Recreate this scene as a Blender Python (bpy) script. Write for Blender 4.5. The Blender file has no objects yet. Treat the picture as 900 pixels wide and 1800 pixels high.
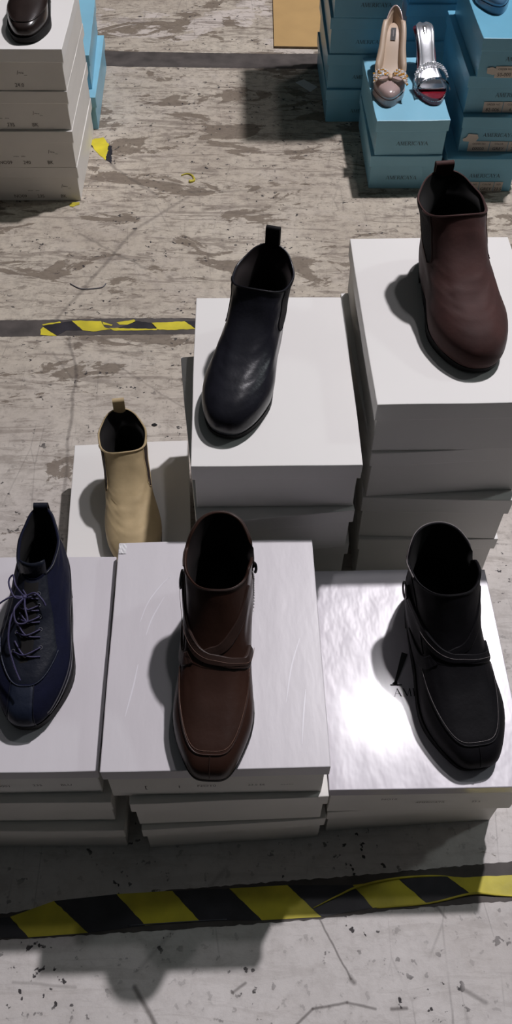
import bpy, bmesh, math, random
from mathutils import Vector, Matrix, noise
random.seed(7)
PI = math.pi
sc = bpy.context.scene
col = sc.collection

# ------------------------------------------------------------------ materials
def new_mat(name):
    m = bpy.data.materials.new(name); m.use_nodes = True
    nt = m.node_tree
    return m, nt, nt.nodes['Principled BSDF']

def N(nt, t, **kw):
    n = nt.nodes.new(t)
    for k, v in kw.items():
        if k.startswith('i_'):
            key = k[2:]
            key = int(key) if key.isdigit() else key.replace('_', ' ')
            n.inputs[key].default_value = v
        else:
            setattr(n, k, v)
    return n

def simple(name, rgb, rough=.5, var=.06, vscale=8, bump=0., bscale=60, metal=0., coat=0., sheen=0., trans=0., coatr=.25, aniso=None, dist=.001, spec=.5):
    m, nt, b = new_mat(name)
    tc = N(nt, 'ShaderNodeTexCoord')
    src = tc.outputs['Object']
    if aniso:
        mp = N(nt, 'ShaderNodeMapping'); mp.inputs['Scale'].default_value = aniso
        nt.links.new(src, mp.inputs[0]); src = mp.outputs[0]
    n1 = N(nt, 'ShaderNodeTexNoise'); n1.inputs['Scale'].default_value = vscale; n1.inputs['Detail'].default_value = 6
    nt.links.new(src, n1.inputs['Vector'])
    r = N(nt, 'ShaderNodeValToRGB')
    r.color_ramp.elements[0].position = .3; r.color_ramp.elements[1].position = .7
    r.color_ramp.elements[0].color = tuple(max(0, c*(1-var)) for c in rgb)+(1,)
    r.color_ramp.elements[1].color = tuple(min(1, c*(1+var)) for c in rgb)+(1,)
    nt.links.new(n1.outputs['Fac'], r.inputs[0]); nt.links.new(r.outputs[0], b.inputs['Base Color'])
    b.inputs['Roughness'].default_value = rough
    b.inputs['Metallic'].default_value = metal
    b.inputs['Coat Weight'].default_value = coat
    b.inputs['Coat Roughness'].default_value = coatr
    b.inputs['Sheen Weight'].default_value = sheen
    b.inputs['Specular IOR Level'].default_value = spec
    b.inputs['Transmission Weight'].default_value = trans
    if bump:
        n2 = N(nt, 'ShaderNodeTexNoise'); n2.inputs['Scale'].default_value = bscale; n2.inputs['Detail'].default_value = 5
        nt.links.new(src, n2.inputs['Vector'])
        bp = N(nt, 'ShaderNodeBump'); bp.inputs['Strength'].default_value = bump; bp.inputs['Distance'].default_value = dist
        nt.links.new(n2.outputs['Fac'], bp.inputs['Height']); nt.links.new(bp.outputs[0], b.inputs['Normal'])
    return m

M = {}
M['white_board'] = simple('white_board', (.80, .785, .755), .55, .02, 5, .12, 30)
M['white_satin'] = simple('white_satin_board', (.66, .63, .655), .36, .03, 7, .25, 14, aniso=(3, 1, 1), dist=.002)
M['white_gloss'] = simple('white_gloss_board', (.59, .555, .605), .34, .02, 6, .7, 4.5, aniso=(1.6, .8, 1), dist=.012, coat=1., coatr=.13)
M['white_old'] = simple('white_worn_board', (.75, .725, .68), .5, .05, 9, .2, 25)
M['blue_board'] = simple('blue_board', (.25, .54, .69), .42, .07, 7, .15, 25, coat=.1)
M['blue_board2'] = simple('blue_board_deep', (.165, .44, .60), .36, .08, 7, .15, 25, coat=.15)
M['label_paper'] = simple('label_paper', (.66, .60, .53), .7, .06, 60)
M['ink'] = simple('black_ink', (.02, .02, .022), .6, 0)
M['ink_soft'] = simple('grey_ink', (.10, .085, .075), .7, .2, 90)
M['paper'] = simple('white_paper', (.7, .68, .66), .7, .03)
M['cardboard'] = simple('brown_cardboard', (.47, .30, .12), .8, .06, 12, .2, 80)
M['card_edge'] = simple('cardboard_edge', (.16, .11, .06), .9, .2, 60)
M['black_leather'] = simple('black_leather', (.014, .014, .020), .30, .2, 40, .35, 160, coat=.15, dist=.0008)
M['black_matte'] = simple('black_matte_leather', (.0065, .006, .0075), .55, .2, 40, .25, 160, spec=.15)
M['burgundy'] = simple('burgundy_nubuck', (.052, .017, .014), .68, .25, 22, .3, 120, sheen=.15, spec=.25)
M['burgundy_dk'] = simple('burgundy_dark', (.035, .008, .012), .7, .2, 30)
M['beige'] = simple('beige_nubuck', (.50, .385, .215), .65, .14, 25, .3, 110, sheen=.1, spec=.3)
M['brown_leather'] = simple('brown_leather', (.036, .016, .011), .40, .2, 18, .2, 150, coat=.06, spec=.28)
M['brown_strap'] = simple('brown_strap_leather', (.035, .019, .015), .5, .12, 30, .2, 150, spec=.25)
M['navy_suede'] = simple('navy_suede', (.003, .0045, .021), .8, .15, 60, .4, 300, sheen=.03, spec=.2)
M['navy_leather'] = simple('navy_leather', (.010, .012, .021), .42, .15, 50, .5, 140, spec=.35)
M['navy_stripe'] = simple('blue_grey_leather', (.010, .015, .033), .5, .12, 50, .4, 160)
M['grey_leather'] = simple('grey_leather', (.10, .10, .12), .45, .1, 50, .3, 140)
M['lace'] = simple('purple_lace', (.035, .030, .085), .6, .2, 200)
M['rubber'] = simple('black_rubber', (.007, .0065, .0065), .65, .1, 40, spec=.25)
M['elastic'] = simple('dark_elastic', (.012, .009, .011), .85, .2, 90, .8, 200, aniso=(6, 1, .3))
M['elastic_br'] = simple('brown_elastic', (.030, .017, .013), .85, .2, 90, .8, 200, aniso=(6, 1, .3))
M['lining_dark'] = simple('dark_lining', (.005, .004, .004), .9, .2, 40)
M['lining_red'] = simple('dark_red_lining', (.009, .004, .004), .9, .2, 40)
M['stitch'] = simple('grey_stitch', (.19, .17, .17), .6, .3, 200)
M['stitch_br'] = simple('brown_stitch', (.15, .08, .055), .6, .3, 200)
M['metal'] = simple('dark_metal', (.22, .21, .21), .28, .05, 30, metal=1)
M['nude_patent'] = simple('nude_patent', (.42, .31, .29), .18, .04, 10, coat=.6)
M['insole_tan'] = simple('tan_insole', (.55, .42, .31), .45, .05, 10)
M['silver'] = simple('silver_foil', (.72, .73, .76), .22, .06, 20, .3, 30, metal=.85)
M['red_patent'] = simple('red_patent', (.20, .008, .018), .16, .2, 20, coat=.7)
M['gem_clear'] = simple('clear_rhinestone', (.88, .89, .93), .12, .1, 300, metal=.35)
M['gem_gold'] = simple('amber_rhinestone', (.80, .42, .08), .14, .2, 300, metal=.4)
M['clear_plastic'] = simple('clear_plastic', (.97, .97, .98), .04, 0, trans=1)
M['clear_plastic'].node_tree.nodes['Principled BSDF'].inputs['IOR'].default_value = 1.2
M['blue_patent'] = simple('blue_patent', (.10, .22, .36), .2, .1, 20, coat=.6)
M['tape_yellow'] = simple('yellow_tape', (.62, .53, .03), .5, .22, 18, .3, 90)
M['tape_black'] = simple('black_tape', (.022, .020, .026), .45, .4, 30, .3, 90)
M['tape_old'] = simple('worn_yellow_tape', (.55, .47, .04), .6, .3, 30, .3, 90)
M['grime'] = simple('grey_tape_residue', (.075, .064, .058), .7, .35, 22, .3, 90)

# worn painted concrete floor
def floor_material():
    m, nt, b = new_mat('worn_painted_concrete')
    L = nt.links.new
    geo = N(nt, 'ShaderNodeTexCoord')
    P = geo.outputs['Object']
    sep = N(nt, 'ShaderNodeSeparateXYZ'); L(P, sep.inputs[0])
    def mapped(scale, loc=(0, 0, 0), rot=(0, 0, 0)):
        mp = N(nt, 'ShaderNodeMapping'); mp.inputs['Scale'].default_value = scale
        mp.inputs['Location'].default_value = loc; mp.inputs['Rotation'].default_value = rot
        L(P, mp.inputs[0]); return mp.outputs[0]
    def noi(scale, detail=8, rough=.6, dist=0., vec=None):
        n = N(nt, 'ShaderNodeTexNoise'); n.inputs['Scale'].default_value = scale
        n.inputs['Detail'].default_value = detail; n.inputs['Roughness'].default_value = rough
        n.inputs['Distortion'].default_value = dist
        L(vec or P, n.inputs['Vector']); return n.outputs['Fac']
    def ramp(f, a, bb):
        r = N(nt, 'ShaderNodeMapRange'); r.clamp = True; r.interpolation_type = 'SMOOTHSTEP' if a < bb else 'LINEAR'
        r.inputs['From Min'].default_value = a; r.inputs['From Max'].default_value = bb
        L(f, r.inputs['Value']); return r.outputs['Result']
    def math_(op, a, bb=None, c=None):
        n = N(nt, 'ShaderNodeMath'); n.operation = op
        for i, v in enumerate((a, bb, c)):
            if v is None: continue
            if isinstance(v, (int, float)): n.inputs[i].default_value = v
            else: L(v, n.inputs[i])
        return n.outputs[0]
    def mix(fac, a, bb):
        n = N(nt, 'ShaderNodeMix'); n.data_type = 'RGBA'
        if isinstance(fac, (int, float)): n.inputs[0].default_value = fac
        else: L(fac, n.inputs[0])
        for i, v in ((6, a), (7, bb)):
            if isinstance(v, tuple): n.inputs[i].default_value = v+(1,)
            else: L(v, n.inputs[i])
        return n.outputs[2]
    Y = sep.outputs['Y']; X = sep.outputs['X']
    far = ramp(Y, .5, 1.5)                       # worn-through zone of the hall away from the display
    vfar = ramp(Y, 2.45, 2.9)
    # base paint, pinkish grey near the tape, yellower where it is dirtier
    basec = mix(far, (.70, .665, .64), (.56, .50, .41))
    basec = mix(ramp(noi(3.2, 7, .65), .35, .68), basec, mix(far, (.60, .565, .54), (.46, .40, .325)))
    # cloudy fine mottling
    fine = ramp(noi(38, 10, .75), .42, .66)
    basec = mix(math_('MULTIPLY', fine, math_('MULTIPLY_ADD', far, .30, .16)), basec, (.18, .15, .13))
    # peeled patches, long in x
    peel = noi(7.5, 12, .66, .6, mapped((.55, 1.25, 1)))
    thr = math_('MULTIPLY_ADD', far, -.125, .68)
    pm = math_('SUBTRACT', peel, thr)
    pmask = ramp(pm, 0., .018)
    basec = mix(math_('MULTIPLY', pmask, .78), basec, (.15, .115, .083))
    # pale intact paint islands further off
    pale = noi(5.2, 12, .68, .5, mapped((.8, 1.1, 1), (3.1, 1.2, 0)))
    pmk = math_('MULTIPLY', ramp(pale, .53, .56), math_('MULTIPLY_ADD', vfar, .75, .12))
    basec = mix(math_('MULTIPLY', pmk, math_('SUBTRACT', 1., pmask)), basec, (.60, .54, .49))
    # streaky dirt in x
    streak = noi(16, 8, .7, 1.2, mapped((.35, 2.2, 1), (5, 0, 0)))
    basec = mix(math_('MULTIPLY', ramp(streak, .52, .60), math_('MULTIPLY_ADD', far, .45, .12)), basec, (.17, .137, .11))
    st2 = noi(34, 10, .75, .8, mapped((.5, 1.6, 1), (2, 9, 0)))
    basec = mix(math_('MULTIPLY', ramp(st2, .55, .60), math_('MULTIPLY_ADD', far, .45, .10)), basec, (.15, .12, .095))
    # black specks
    vo = N(nt, 'ShaderNodeTexNoise'); vo.inputs['Scale'].default_value = 75; vo.inputs['Detail'].default_value = 3
    L(P, vo.inputs['Vector'])
    clus = ramp(noi(9, 3, .5), .46, .60)
    sp = ramp(vo.outputs['Fac'], .625, .66)
    basec = mix(math_('MULTIPLY', sp, math_('MULTIPLY_ADD', clus, .75, .22)), basec, (.035, .03, .032))
    # hairline scratches
    def scratches(scale, rot, off, thr2, amt, b0):
        v = N(nt, 'ShaderNodeTexVoronoi'); v.feature = 'DISTANCE_TO_EDGE'; v.inputs['Scale'].default_value = scale
        L(mapped((1, .18, 1), off, (0, 0, rot)), v.inputs['Vector'])
        e = ramp(v.outputs['Distance'], thr2, 0.)
        k = ramp(noi(6, 2, .5, 0, mapped((1, 1, 1), (off[1], 2, 3))), .50, .64)
        return mix(math_('MULTIPLY', math_('MULTIPLY', e, k), amt), b0, (.07, .06, .06))
    basec = scratches(14, .05, (1, 2, 0), .012, .30, basec)
    basec = scratches(8, 1.1, (4, 7, 0), .009, .3, basec)
    basec = scratches(6, -1.3, (9, 3, 0), .007, .3, basec)
    # individual stains and scores: distance to segments
    warp = math_('MULTIPLY', math_('SUBTRACT', noi(14, 4, .6), .5), math_('MULTIPLY_ADD', far, .014, .006))
    Xw = math_('ADD', X, warp); Yw = math_('ADD', Y, warp)
    def seg(p, q, w, amt, colr, b0, soft=2.2):
        dx, dy = q[0]-p[0], q[1]-p[1]; l2 = dx*dx+dy*dy
        ax = math_('SUBTRACT', Xw, p[0]); ay = math_('SUBTRACT', Yw, p[1])
        t = math_('ADD', math_('MULTIPLY', ax, dx/l2), math_('MULTIPLY', ay, dy/l2))
        t = math_('MINIMUM', math_('MAXIMUM', t, 0.), 1.)
        ex = math_('SUBTRACT', ax, math_('MULTIPLY', t, dx)); ey = math_('SUBTRACT', ay, math_('MULTIPLY', t, dy))
        d = math_('SQRT', math_('ADD', math_('MULTIPLY', ex, ex), math_('MULTIPLY', ey, ey)))
        f = ramp(d, w*soft, w*.5)
        return mix(math_('MULTIPLY', f, amt), b0, colr)
    dk = (.07, .058, .052)
    for (p, q, w, a) in SEGS:
        if a: basec = seg(p, q, w, a*.8, dk, basec)
    L(basec, b.inputs['Base Color'])
    rr = math_('MULTIPLY_ADD', fine, .15, .62); L(rr, b.inputs['Roughness'])
    b.inputs['Specular IOR Level'].default_value = .3
    bp = N(nt, 'ShaderNodeBump'); bp.inputs['Strength'].default_value = .35; bp.inputs['Distance'].default_value = .002
    hh = math_('SUBTRACT', noi(60, 6, .7), pmask)
    L(hh, bp.inputs['Height']); L(bp.outputs[0], b.inputs['Normal'])
    return m
SEGS = [((-.401, 1.405), (-.372, 1.29), .0022, .6), ((-.372, 1.29), (-.362, 1.12), .0022, .6), ((-.362, 1.12), (-.352, .99), .002, .5),
        ((-.30, 1.79), (-.37, 1.62), .003, .5), ((-.37, 1.62), (-.44, 1.46), .003, .5), ((-.30, 1.79), (-.18, 1.93), .003, .45),
        ((-.39, 2.07), (-.26, 1.93), .003, .5), ((-.43, 1.77), (-.26, 1.64), .0025, .45), ((-.18, 1.95), (.10, 1.97), .003, .4),
        ((-.145, .186), (-.112, .140), .0022, .85), ((.088, .281), (.132, .200), .0008, .8), ((.132, .2), (.135, .196), .0022, .8),
        ((.048, .137), (.082, .166), .0011, .8), ((.082, .166), (.125, .173), .0011, .8), ((.125, .173), (.160, .166), .0011, .75),
        ((.180, .166), (.200, .168), .0014, .8), ((-.02, .182), (-.004, .193), .0012, .7), ((-.30, .19), (-.22, .185), .0012, .35),
        ((-.20, .455), (-.12, .46), .0012, .0), ((.245, .30), (.262, .275), .0012, .6), ((.276, .188), (.30, .175), .002, .6),
        ((-.43, 1.36), (-.36, 1.25), .0015, .35), ((-.33, 1.36), (-.22, 1.37), .0015, .4), ((-.30, 1.33), (-.14, 1.20), .0015, .35)]

# ------------------------------------------------------------------ helpers
def mesh_obj(name, verts, faces, mat, parent=None, smooth=False, mats=None, fmat=None):
    me = bpy.data.meshes.new(name)
    me.from_pydata([tuple(v) for v in verts], [], faces)
    me.update()
    for mm in (mats or [mat]): me.materials.append(mm)
    if fmat:
        for p, i in zip(me.polygons, fmat): p.material_index = i
    bm = bmesh.new(); bm.from_mesh(me); bmesh.ops.recalc_face_normals(bm, faces=bm.faces); bm.to_mesh(me); bm.free()
    if smooth:
        for p in me.polygons: p.use_smooth = True
    o = bpy.data.objects.new(name, me); col.objects.link(o)
    if parent is not None: o.parent = parent
    return o

def bm_obj(name, bm, mat, parent=None, smooth=False):
    me = bpy.data.meshes.new(name)
    bmesh.ops.recalc_face_normals(bm, faces=bm.faces)
    bm.to_mesh(me); bm.free(); me.materials.append(mat)
    if smooth:
        for p in me.polygons: p.use_smooth = True
    o = bpy.data.objects.new(name, me); col.objects.link(o)
    if parent is not None: o.parent = parent
    return o

def thing(name, label, cat, loc, rz=0., group=None):
    o = bpy.data.objects.new(name, None); col.objects.link(o)
    o.empty_display_size = .05
    o.location = loc; o.rotation_euler = (0, 0, rz)
    o['label'] = label; o['category'] = cat
    if group: o['group'] = group
    return o

def sstep(x, a=0., b=1.):
    x = max(0., min(1., (x-a)/(b-a))); return x*x*(3-2*x)

def tube(name, pts, r, mat, parent=None, seg=8, closed=False, rfun=None):
    n = len(pts); V = []; F = []
    up = Vector((0, 0, 1))
    prev = None
    for i, p in enumerate(pts):
        a = pts[(i-1) % n] if (closed or i > 0) else p
        b = pts[(i+1) % n] if (closed or i < n-1) else p
        t = (Vector(b)-Vector(a)).normalized()
        s = t.cross(up) if prev is None else prev-t*prev.dot(t)
        if s.length < 1e-6: s = t.cross(Vector((1, 0, 0)))
        s.normalize(); prev = s; q = t.cross(s)
        rr = rfun(i/(n-1)) if rfun else r
        for k in range(seg):
            a2 = 2*PI*k/seg
            V.append(Vector(p)+s*math.cos(a2)*rr+q*math.sin(a2)*rr)
    for i in range(n if closed else n-1):
        for k in range(seg):
            j = (i+1) % n; k2 = (k+1) % seg
            F.append((i*seg+k, i*seg+k2, j*seg+k2, j*seg+k))
    if not closed:
        F.append(tuple(range(seg))[::-1]); F.append(tuple((n-1)*seg+k for k in range(seg)))
    return mesh_obj(name, V, F, mat, parent, True)

def smooth_path(pts, n=40, closed=False):
    P = [Vector(p) for p in pts]; m = len(P); out = []
    segs = m if closed else m-1
    for i in range(n):
        f = i/(n if closed else n-1)*segs
        k = min(int(f), segs-1); u = f-k
        g = (lambda j: P[j % m]) if closed else (lambda j: P[max(0, min(m-1, j))])
        p0, p1, p2, p3 = g(k-1), g(k), g(k+1), g(k+2)
        out.append(.5*((2*p1)+(p2-p0)*u+(2*p0-5*p1+4*p2-p3)*u*u+(3*p1-p0-3*p2+p3)*u**3))
    return out

# ------------------------------------------------------------------ lettering
SER = {  # thin and thick strokes with serifs, unit cap height: (x0,y0,x1,y1,width)
 'A': (.92, [(.06, 0, .46, 1, .05), (.46, 1, .84, 0, .12), (.20, .34, .70, .34, .045), (-.04, .015, .18, .015, .03), (.70, .015, .98, .015, .03)]),
 'M': (1.08, [(.12, 0, .16, 1, .05), (.16, 1, .54, .05, .12), (.54, .05, .90, 1, .05), (.90, 1, .95, 0, .12), (0, .015, .24, .015, .03), (.82, .015, 1.08, .015, .03), (.04, .985, .2, .985, .03)]),
 'E': (.70, [(.16, 0, .16, 1, .12), (.05, .98, .64, .98, .04), (.16, .52, .50, .52, .04), (.05, .02, .68, .02, .04), (.64, .98, .64, .80, .03), (.68, .02, .68, .2, .03)]),
 'R': (.86, [(.16, 0, .16, 1, .12), (.05, .98, .45, .98, .04), (.45, .98, .62, .86, .08), (.62, .86, .62, .66, .12), (.62, .66, .45, .52, .08), (.45, .52, .16, .52, .04), (.40, .52, .80, 0, .11), (.05, .015, .28, .015, .03), (.70, .015, .9, .015, .03)]),
 'I': (.36, [(.17, 0, .17, 1, .12), (.04, .015, .30, .015, .03), (.04, .985, .30, .985, .03)]),
 'C': (.88, [(.80, .80, .62, .96, .05), (.62, .96, .38, .96, .05), (.38, .96, .16, .76, .10), (.16, .76, .08, .5, .12), (.08, .5, .16, .24, .12), (.16, .24, .38, .04, .10), (.38, .04, .62, .04, .05), (.62, .04, .80, .20, .05), (.80, .80, .80, 1, .03)]),
 'Y': (.84, [(.06, 1, .42, .48, .12), (.42, .48, .78, 1, .05), (.42, .5, .42, 0, .12), (.30, .015, .54, .015, .03), (-.03, .985, .18, .985, .03), (.68, .985, .88, .985, .03)]),
}
def serif_strokes(word, h, track=.06):
    x = 0; quads = []
    for ch in word:
        w, st = SER[ch]
        for (a, b, c, d, t) in st:
            p = Vector((x+a*h, b*h)); q = Vector((x+c*h, d*h)); n = (q-p); n = Vector((-n.y, n.x)).normalized()*t*h/2
            quads.append((p-n, q-n, q+n, p+n))
        x += (w+track)*h
    return quads, x
def print_on_front(name, quads, width, cx, cz, y, parent, mat, slant=0.):
    V = []; F = []
    for q in quads:
        b = len(V)
        for p in q: V.append((cx-width/2+p.x, y, cz+p.y))
        F.append((b, b+1, b+2, b+3))
    return mesh_obj(name, V, F, mat, parent)
def text_verts(s, size):
    cu = bpy.data.curves.new('t', 'FONT'); cu.body = s; cu.size = size; cu.align_x = 'CENTER'; cu.resolution_u = 2
    o = bpy.data.objects.new('t', cu); col.objects.link(o)
    dg = bpy.context.evaluated_depsgraph_get()
    me = bpy.data.meshes.new_from_object(o.evaluated_get(dg))
    V = [v.co.copy() for v in me.vertices]; F = [tuple(p.vertices) for p in me.polygons]
    bpy.data.objects.remove(o); bpy.data.curves.remove(cu); bpy.data.meshes.remove(me)
    return V, F
TXT = {}
def texts_front(name, items, y, parent, mat):
    """items: (string, size, cx, cz) -> one printed mesh on the plane y"""
    V = []; F = []
    for s, size, cx, cz in items:
        if (s, size) not in TXT: TXT[(s, size)] = text_verts(s, size)
        v, f = TXT[(s, size)]; b = len(V)
        V += [(cx+p.x, y, cz+p.y) for p in v]; F += [tuple(b+i for i in q) for q in f]
    return mesh_obj(name, V, F, mat, parent)

# ------------------------------------------------------------------ shoe boxes
def warped_box(bm, x0, x1, y0, y1, z0, z1, amp, seed, cuts=6, bevel=.0012, open_bottom=False, bulge=0.):
    ret = bmesh.ops.create_cube(bm, size=1.)
    vs = ret['verts']
    for v in vs:
        v.co = Vector((x0 if v.co.x < 0 else x1, y0 if v.co.y < 0 else y1, z0 if v.co.z < 0 else z1))
    es = list({e for v in vs for e in v.link_edges})
    hor = [e for e in es if abs(e.verts[0].co.z-e.verts[1].co.z) < 1e-6]
    bmesh.ops.bevel(bm, geom=[e for e in es], offset=bevel, segments=2, affect='EDGES', profile=.5)
    long_e = [e for e in bm.edges if e.calc_length() > .05]
    bmesh.ops.subdivide_edges(bm, edges=long_e, cuts=cuts, use_grid_fill=True)
    cx, cy = (x0+x1)/2, (y0+y1)/2
    for v in bm.verts:
        n = noise.noise_vector(Vector((v.co.x*9+seed*3.1, v.co.y*9+seed, v.co.z*14)))
        fx = (v.co.x-cx)/((x1-x0)/2); fy = (v.co.y-cy)/((y1-y0)/2)
        v.co.x += n.x*amp*abs(fx); v.co.y += n.y*amp*abs(fy)
        if bulge:
            v.co.x += fx*bulge*(1-fy*fy); v.co.y += fy*bulge*(1-fx*fx)
    return vs

def shoe_box(label, x, y, z, rz, W, D, H, kind='white', lid_h=.028, top=None, logo=False, tag=None, group=None, seed=0, prints=None, lidamp=.0012, hole=False, logo_dx=0):
    """(x, y) is the front left corner of the lid; z the underside"""
    c, s = math.cos(rz), math.sin(rz)
    ox = x+c*W/2-s*D/2; oy = y+s*W/2+c*D/2
    t = thing('shoe_box', label, 'shoe box', (ox, oy, z), rz, group)
    mb = {'white': M['white_board'], 'old': M['white_old'], 'blue': M['blue_board'], 'deep': M['blue_board2']}[kind]
    mt = top or mb
    g = .0042
    bm = bmesh.new()
    warped_box(bm, -W/2+g, W/2-g, -D/2+g, D/2-g, 0, H-.003, .0007, seed+11, cuts=4)
    bm_obj('body', bm, mb, t)
    # lid: hollow shell with a real skirt
    bm = bmesh.new()
    warped_box(bm, -W/2, W/2, -D/2, D/2, H-lid_h, H, lidamp, seed, cuts=7, bulge=.0006)
    low = [f for f in bm.faces if f.normal.z < -.9 or all(v.co.z < H-lid_h+.0004 for v in f.verts)]
    bmesh.ops.delete(bm, geom=low, context='FACES')
    lid = bm_obj('lid', bm, mt, t)
    sm = lid.modifiers.new('thickness', 'SOLIDIFY'); sm.thickness = .0012; sm.offset = -1
    yf = -D/2+g-.0011
    zb = (H-lid_h)
    if logo:
        q, w = serif_strokes('AMERICAYA', zb*.155 if not isinstance(logo, float) else logo)
        print_on_front('printed_logo', q, w, logo_dx, zb*.42 if not tag else zb*.62, yf, t, M['ink'])
    if tag:
        tx, tw, cells, tz = tag
        th = zb*.42
        z0 = tz-th/2
        V = []; F = []
        for cx0, cx1, *_ in cells:
            b = len(V); a0 = tx+cx0*tw+.0008; a1 = tx+cx1*tw-.0008
            V += [(a0, yf-.0003, z0), (a1, yf-.0003, z0), (a1, yf-.0003, z0+th), (a0, yf-.0003, z0+th)]; F.append((b, b+1, b+2, b+3))
        pl = mesh_obj('size_label', V, F, M['label_paper'], t)
        items = []
        for cx0, cx1, head, body in cells:
            mx = tx+(cx0+cx1)/2*tw
            items.append((head, th*.24, mx, z0+th*.68)); items.append((body, th*.44, mx, z0+th*.14))
            
        for it in items: texts_front('label_text', [it], yf-.0008, pl, M['ink'])
    if hole:
        V = [(W/2-.028+.006*math.cos(a*PI/8), yf-.0005, zb*.72+.006*math.sin(a*PI/8)) for a in range(16)]
        mesh_obj('finger_hole', V, [tuple(range(16))], M['ink'], t)
    if prints:
        for a, sz, px_, pz in prints: texts_front('printed_text', [(a, sz, px_, pz)], yf, t, M['ink_soft'])
    return t

def R(d): return math.radians(d)
def stack(specs, label_fn, group, **common):
    z = 0; out = []
    n = len(specs)
    for i, sp in enumerate(specs):
        sp = dict(sp); H = sp.pop('H')
        kw = dict(common); kw.update(sp)
        out.append(shoe_box(label_fn[i], z=z, H=H, group=group, **kw)); z += H
    return z

# front middle stack under the brown boot (bottom first)
g = 'white shoe boxes in the stack under the brown buckle boot'
stack([
    dict(x=-.1435, y=.3545, rz=R(4.6), W=.243, D=.315, H=.092, seed=1, kind='old'),
    dict(x=-.1500, y=.3575, rz=R(3.2), W=.246, D=.315, H=.092, seed=2, kind='old'),
    dict(x=-.1741, y=.3629, rz=R(2.2), W=.2645, D=.321, H=.092, seed=3, kind='old', top=M['white_satin'], lid_h=.024,
         prints=[('NO10', .009, -.012, .028), ('23.5 EE', .007, .048, .029), ('[', .013, -.085, .026), ('I', .012, -.045, .026), ('-----', .01, .085, .028)]),
], ['white shoe box at the bottom of the stack under the brown buckle boot',
    'white shoe box, middle one of three under the brown buckle boot',
    'white satin shoe box with scratched lid directly under the brown buckle boot'], g)
# front left stack under the navy shoe
g = 'white shoe boxes in the stack under the navy lace-up'
stack([
    dict(x=-.4125, y=.3520, rz=R(1.0), W=.246, D=.30, H=.083, seed=4, kind='old'),
    dict(x=-.4205, y=.3590, rz=R(1.5), W=.246, D=.30, H=.083, seed=5, kind='old'),
    dict(x=-.4318, y=.3650, rz=R(2.0), W=.2505, D=.305, H=.084, seed=6, lid_h=.022, top=M['white_satin'],
         prints=[('NO001', .008, -.0, .028), ('235', .008, .045, .029), ('BLU', .008, .08, .029)]),
], ['white shoe box at the bottom of the stack under the navy lace-up shoe',
    'white shoe box, middle one of three under the navy lace-up shoe',
    'white shoe box directly under the navy lace-up shoe'], g)
# front right stack under the black buckle boot
g = 'white shoe boxes in the stack under the black buckle boot'
stack([
    dict(x=.1010, y=.3815, rz=R(4.6), W=.244, D=.315, H=.092, seed=7, kind='old'),
    dict(x=.0962, y=.3785, rz=R(1.9), W=.252, D=.3245, H=.092, seed=8, kind='old', top=M['white_gloss'], lid_h=.020,
         prints=[('NO10', .008, -.045, .044), ('AMERICAYA', .007, .01, .030), ('23.5', .007, .07, .03)]),
], ['white shoe box standing on the floor under the glossy-lidded box',
    'white shoe box with glossy lid directly under the black buckle boot'], g)
# middle stack under the black chelsea boot
g = 'white shoe boxes in the stack under the black chelsea boot'
stack([
    dict(x=-.0880, y=.7400, rz=R(1.0), W=.222, D=.335, H=.094, seed=9),
    dict(x=-.0820, y=.7440, rz=R(1.6), W=.222, D=.335, H=.094, seed=10),
    dict(x=-.0820, y=.7120, rz=R(7.4), W=.222, D=.336, H=.095, seed=11),
    dict(x=-.0867, y=.7361, rz=R(1.9), W=.2265, D=.341, H=.094, seed=12, lid_h=.028),
], ['white shoe box at the bottom of the stack under the black chelsea boot',
    'white shoe box, second from the bottom under the black chelsea boot',
    'white shoe box turned slightly askew, second from the top under the black chelsea boot',
    'white shoe box directly under the black chelsea boot'], g)
# right stack under the burgundy boot
g = 'white shoe boxes in the stack under the burgundy chelsea boot'
stack([
    dict(x=.1640, y=.8020, rz=R(1.5), W=.222, D=.345, H=.126, seed=13),
    dict(x=.1590, y=.8050, rz=R(-.3), W=.225, D=.345, H=.104, seed=14, lid_h=.034),
    dict(x=.1500, y=.7940, rz=R(.6), W=.235, D=.350, H=.0, seed=15) if False else dict(x=.1600, y=.8020, rz=R(4.6), W=.235, D=.348, H=.103, seed=15),
    dict(x=.1560, y=.8020, rz=R(2.6), W=.248, D=.358, H=.097, seed=16, lid_h=.030),
], ['white shoe box at the bottom of the stack under the burgundy chelsea boot',
    'white shoe box, second from the bottom under the burgundy chelsea boot',
    'white shoe box turned askew, second from the top under the burgundy chelsea boot',
    'white shoe box directly under the burgundy chelsea boot'], g)
# single box under the beige boot
shoe_box('single white shoe box on the floor directly under the beige chelsea boot', -.2965, .702, 0, R(4.7), .200, .322, .090, seed=17)
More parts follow.
